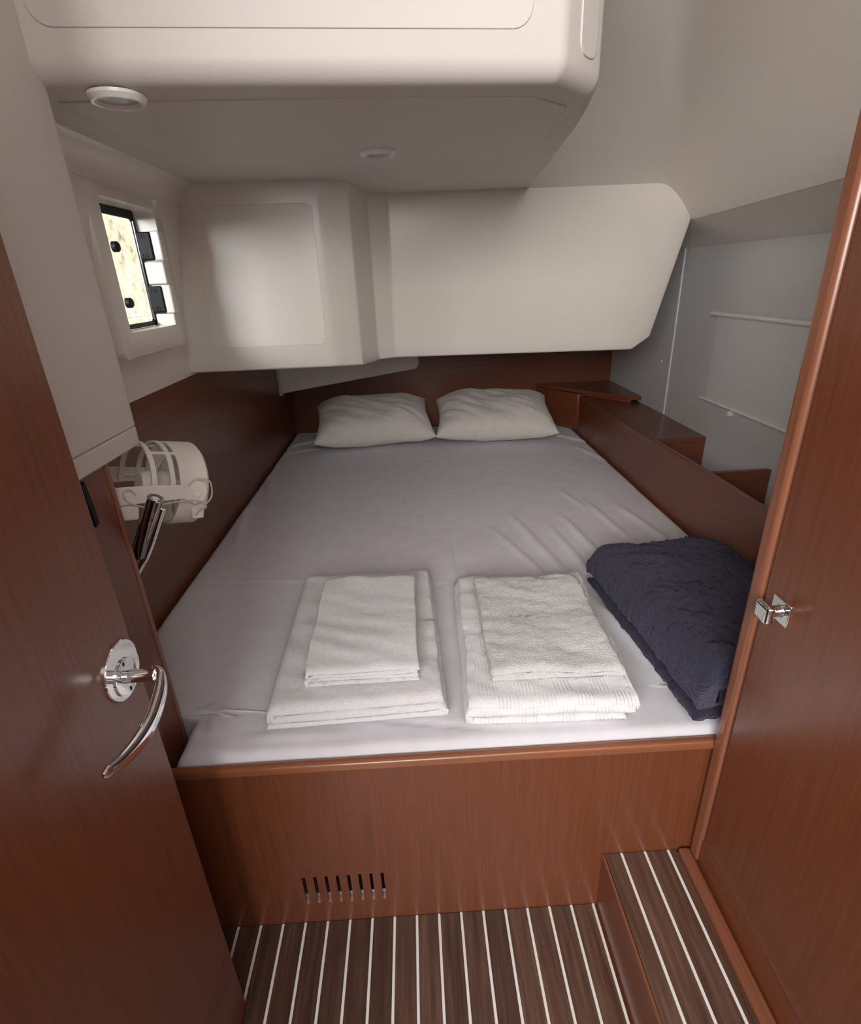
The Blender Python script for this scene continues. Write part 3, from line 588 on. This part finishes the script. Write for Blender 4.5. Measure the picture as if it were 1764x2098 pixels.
# ------------------------------------------------------------------ folded towels and blanket
def folded(name, m, cx, cy, zb, w, d, n, t, rz=0, first=1, shear=0.0, fuzz=0.0006, sag=0.0025, step=0.007, seed=0, ins=None, gap=0.0012, top_crown=0.0, droop=None, tk=None):
    """a cloth folded in n layers (open ends towards the viewer): serpentine section in x-z, drawn along y"""
    cl = []; side = first
    for k in range(n):
        z = zb + t * (k + 0.5); i0 = (ins[k] if ins else (0, 0))
        xl, xr = -w / 2 + t * 0.5 + i0[0], w / 2 - t * 0.5 - i0[1]
        xs_ = (xl, xr) if side > 0 else (xr, xl)
        m_ = max(2, int((xr - xl) / step))
        for q in range(m_ + 1): cl.append((xs_[0] + (xs_[1] - xs_[0]) * q / m_, z))
        if k < n - 1:
            sg = 1 if side > 0 else -1
            for a in range(1, 6): an = -PI / 2 + PI * a / 6; cl.append((xs_[1] + sg * t * 0.5 * math.cos(an), z + t / 2 + t / 2 * math.sin(an)))
        side = -side
    hw = t / 2 - gap / 2; L_, R_ = [], []
    for i, (x, z) in enumerate(cl):
        a = cl[max(i - 1, 0)]; b = cl[min(i + 1, len(cl) - 1)]; tx, tz = b[0] - a[0], b[1] - a[1]; l_ = math.hypot(tx, tz) or 1
        L_.append((x - tz / l_ * hw, z + tx / l_ * hw)); R_.append((x + tz / l_ * hw, z - tx / l_ * hw))
    def cap(p, q, dr):
        out = []
        for a in range(1, 4):
            an = PI * a / 4; mx, mz_ = (p[0] + q[0]) / 2, (p[1] + q[1]) / 2; ax, az = (p[0] - q[0]) / 2, (p[1] - q[1]) / 2
            out.append((mx + ax * math.cos(an) + dr[0] * hw * math.sin(an), mz_ + az * math.cos(an) + dr[1] * hw * math.sin(an)))
        return out
    e = (cl[-1][0] - cl[-2][0], cl[-1][1] - cl[-2][1]); le = math.hypot(*e); e = (e[0] / le, e[1] / le)
    s_ = (cl[0][0] - cl[1][0], cl[0][1] - cl[1][1]); ls = math.hypot(*s_); s_ = (s_[0] / ls, s_[1] / ls)
    sec = L_ + cap(L_[-1], R_[-1], e) + R_[::-1] + cap(R_[0], L_[0], s_)
    bm = bmesh.new(); NYs = max(8, int(d / step)); rings = []; H = n * t; cr, sr = math.cos(rz), math.sin(rz)
    for j in range(NYs + 1):
        v = j / NYs; y = -d / 2 + d * v; ring = []
        endr = min(v, 1 - v) * d; pin = 1.0
        if endr < t * 0.5: q = 1 - endr / (t * 0.5); pin = 1 - 0.6 * q * q
        for (x, z) in sec:
            lay = (z - zb) / t; kz = int(lay); zc = zb + (kz + 0.5) * t
            z2 = zc + (z - zc) * pin
            jy = 0.006 * nz(kz * 3.1, x * 4, seed, 1.3) + 0.004 * nz(x, kz, seed, 14)
            yy = y + jy * (1 if v < 0.5 else -1)
            rel = (z2 - zb) / H
            if tk:
                fr = min(max((z2 - zb) / t, 0), n - 1e-6); k0 = int(fr); z2 = zb + sum(tk[:k0]) + (fr - k0) * tk[k0]
            z3 = z2 + rel * (sag * nz(x, y, seed, 7) * 1.6 + sag * 0.8 * nz(x * 0.7 + y, y, seed + 3, 18) + top_crown * (1 - (2 * x / w) ** 2))
            if endr < 0.018: z3 -= rel * rel * H * 0.16 * (1 - endr / 0.018) ** 2
            if droop: z3 += rel * droop(x / w * 2, v * 2 - 1)
            fz = fuzz; X = x + fz * nz(x, yy, z, 310) * 2; yy += fz * nz(yy, x, z + 5, 310) * 2; z3 += fz * nz(x, z, yy, 330) * 2
            X += 0.005 * nz(y, kz * 2.0, seed, 8) + 0.002 * nz(y, kz * 2.0, seed + 2, 25); z3 += rel * fuzz * 2.2 * nz(x, y, seed + 9, 70) + shear * (v - 0.5)
            ring.append(bm.verts.new((cx + X * cr - yy * sr, cy + X * sr + yy * cr, max(z3, zb + 0.0004))))
        rings.append(ring)
    ns = len(sec)
    for A_, B_ in zip(rings, rings[1:]):
        for i in range(ns): k = (i + 1) % ns; bm.faces.new((A_[i], A_[k], B_[k], B_[i]))
    bm.faces.new(rings[0]); bm.faces.new(rings[-1][::-1])
    return finish(name, bm, m, None, angle=75)
G = 'folded white towels on the bed'
B0 = MZ + 0.005
def rd(k): return math.radians(k)
tag(folded('bath_towel', TERRY, -0.142, 1.035, B0, 0.330, 0.50, 3, 0.016, rd(1.5), first=1, seed=2, sag=0.005, gap=0.003, tk=[0.016, 0.019, 0.021], ins=[(-0.012, 0.0), (0, 0.0), (0.004, 0.0)]), 'larger folded white bath towel under the smooth hand towel on the left', 'towel', G)
tag(folded('hand_towel', TERRY, -0.130, 1.005, B0 + 0.0595, 0.225, 0.345, 4, 0.0105, rd(0.5), first=-1, shear=0.01, seed=4, sag=0.005, gap=0.0036, ins=[(0.004, 0), (0, 0.006), (0.006, 0), (0.0, 0.0)]), 'smooth hand towel with spiral folded end on top of the left stack', 'towel', G)
tag(folded('bath_towel', RIBTERRY, 0.236, 0.997, B0, 0.310, 0.475, 3, 0.017, rd(-2), first=-1, seed=9, sag=0.005, gap=0.0025, tk=[0.016, 0.027, 0.012], ins=[(0.0, 0.012), (0, 0.006), (0.0, -0.016)]), 'larger folded white bath towel with ribbed bands under the fluffy towel on the right', 'towel', G)
tag(folded('hand_towel', TERRYW, 0.248, 0.985, B0 + 0.061, 0.25, 0.355, 2, 0.015, rd(-1), first=1, shear=0.0, seed=12, sag=0.007, fuzz=0.0014), 'fluffy ivory hand towel on top of the right stack', 'towel', G)
def dr(u, v): return -0.06 * max(0, u - 0.35) ** 1.3 - 0.03 * max(0, v - 0.3) ** 2
tag(folded('fleece_blanket', FLEECE, 0.652, 1.005, B0 + 0.002, 0.366, 0.51, 3, 0.043, rd(4.5), first=1, seed=21, sag=0.009, fuzz=0.0024, step=0.006, gap=0.002, tk=[0.030, 0.034, 0.074], ins=[(-0.008, 0), (0.008, 0.0), (0.004, 0.0)], droop=dr), 'folded navy blue fleece blanket at the foot of the bed', 'blanket')
# ------------------------------------------------------------------ outside the port
def quay():
    m = mat('pale_quay_stone', (0.75, 0.66, 0.48), 0.9); n, l, b = nodes(m)
    v = coords(m, (1, 1, 1)); f = tex_noise(m, v, 6, 6, 0.7); c = ramp(m, f, [(0.3, (0.22, 0.17, 0.12)), (0.47, (0.60, 0.53, 0.42)), (0.75, (0.80, 0.76, 0.68))]); l.new(c, b.inputs['Base Color']); return m
q = thing('quay_wall', (-4.0, 6.0, 0.0), 'sunlit pale stone quay wall seen through the port', 'wall')
QM = quay()
box('upper_course', (-4.2, 1.0, 0.9), (-4.0, 16.0, 4.0), QM, q, 0.01)
box('lower_course', (-4.2, 1.0, -1.0), (-3.9, 16.0, 0.9), QM, q, 0.02)
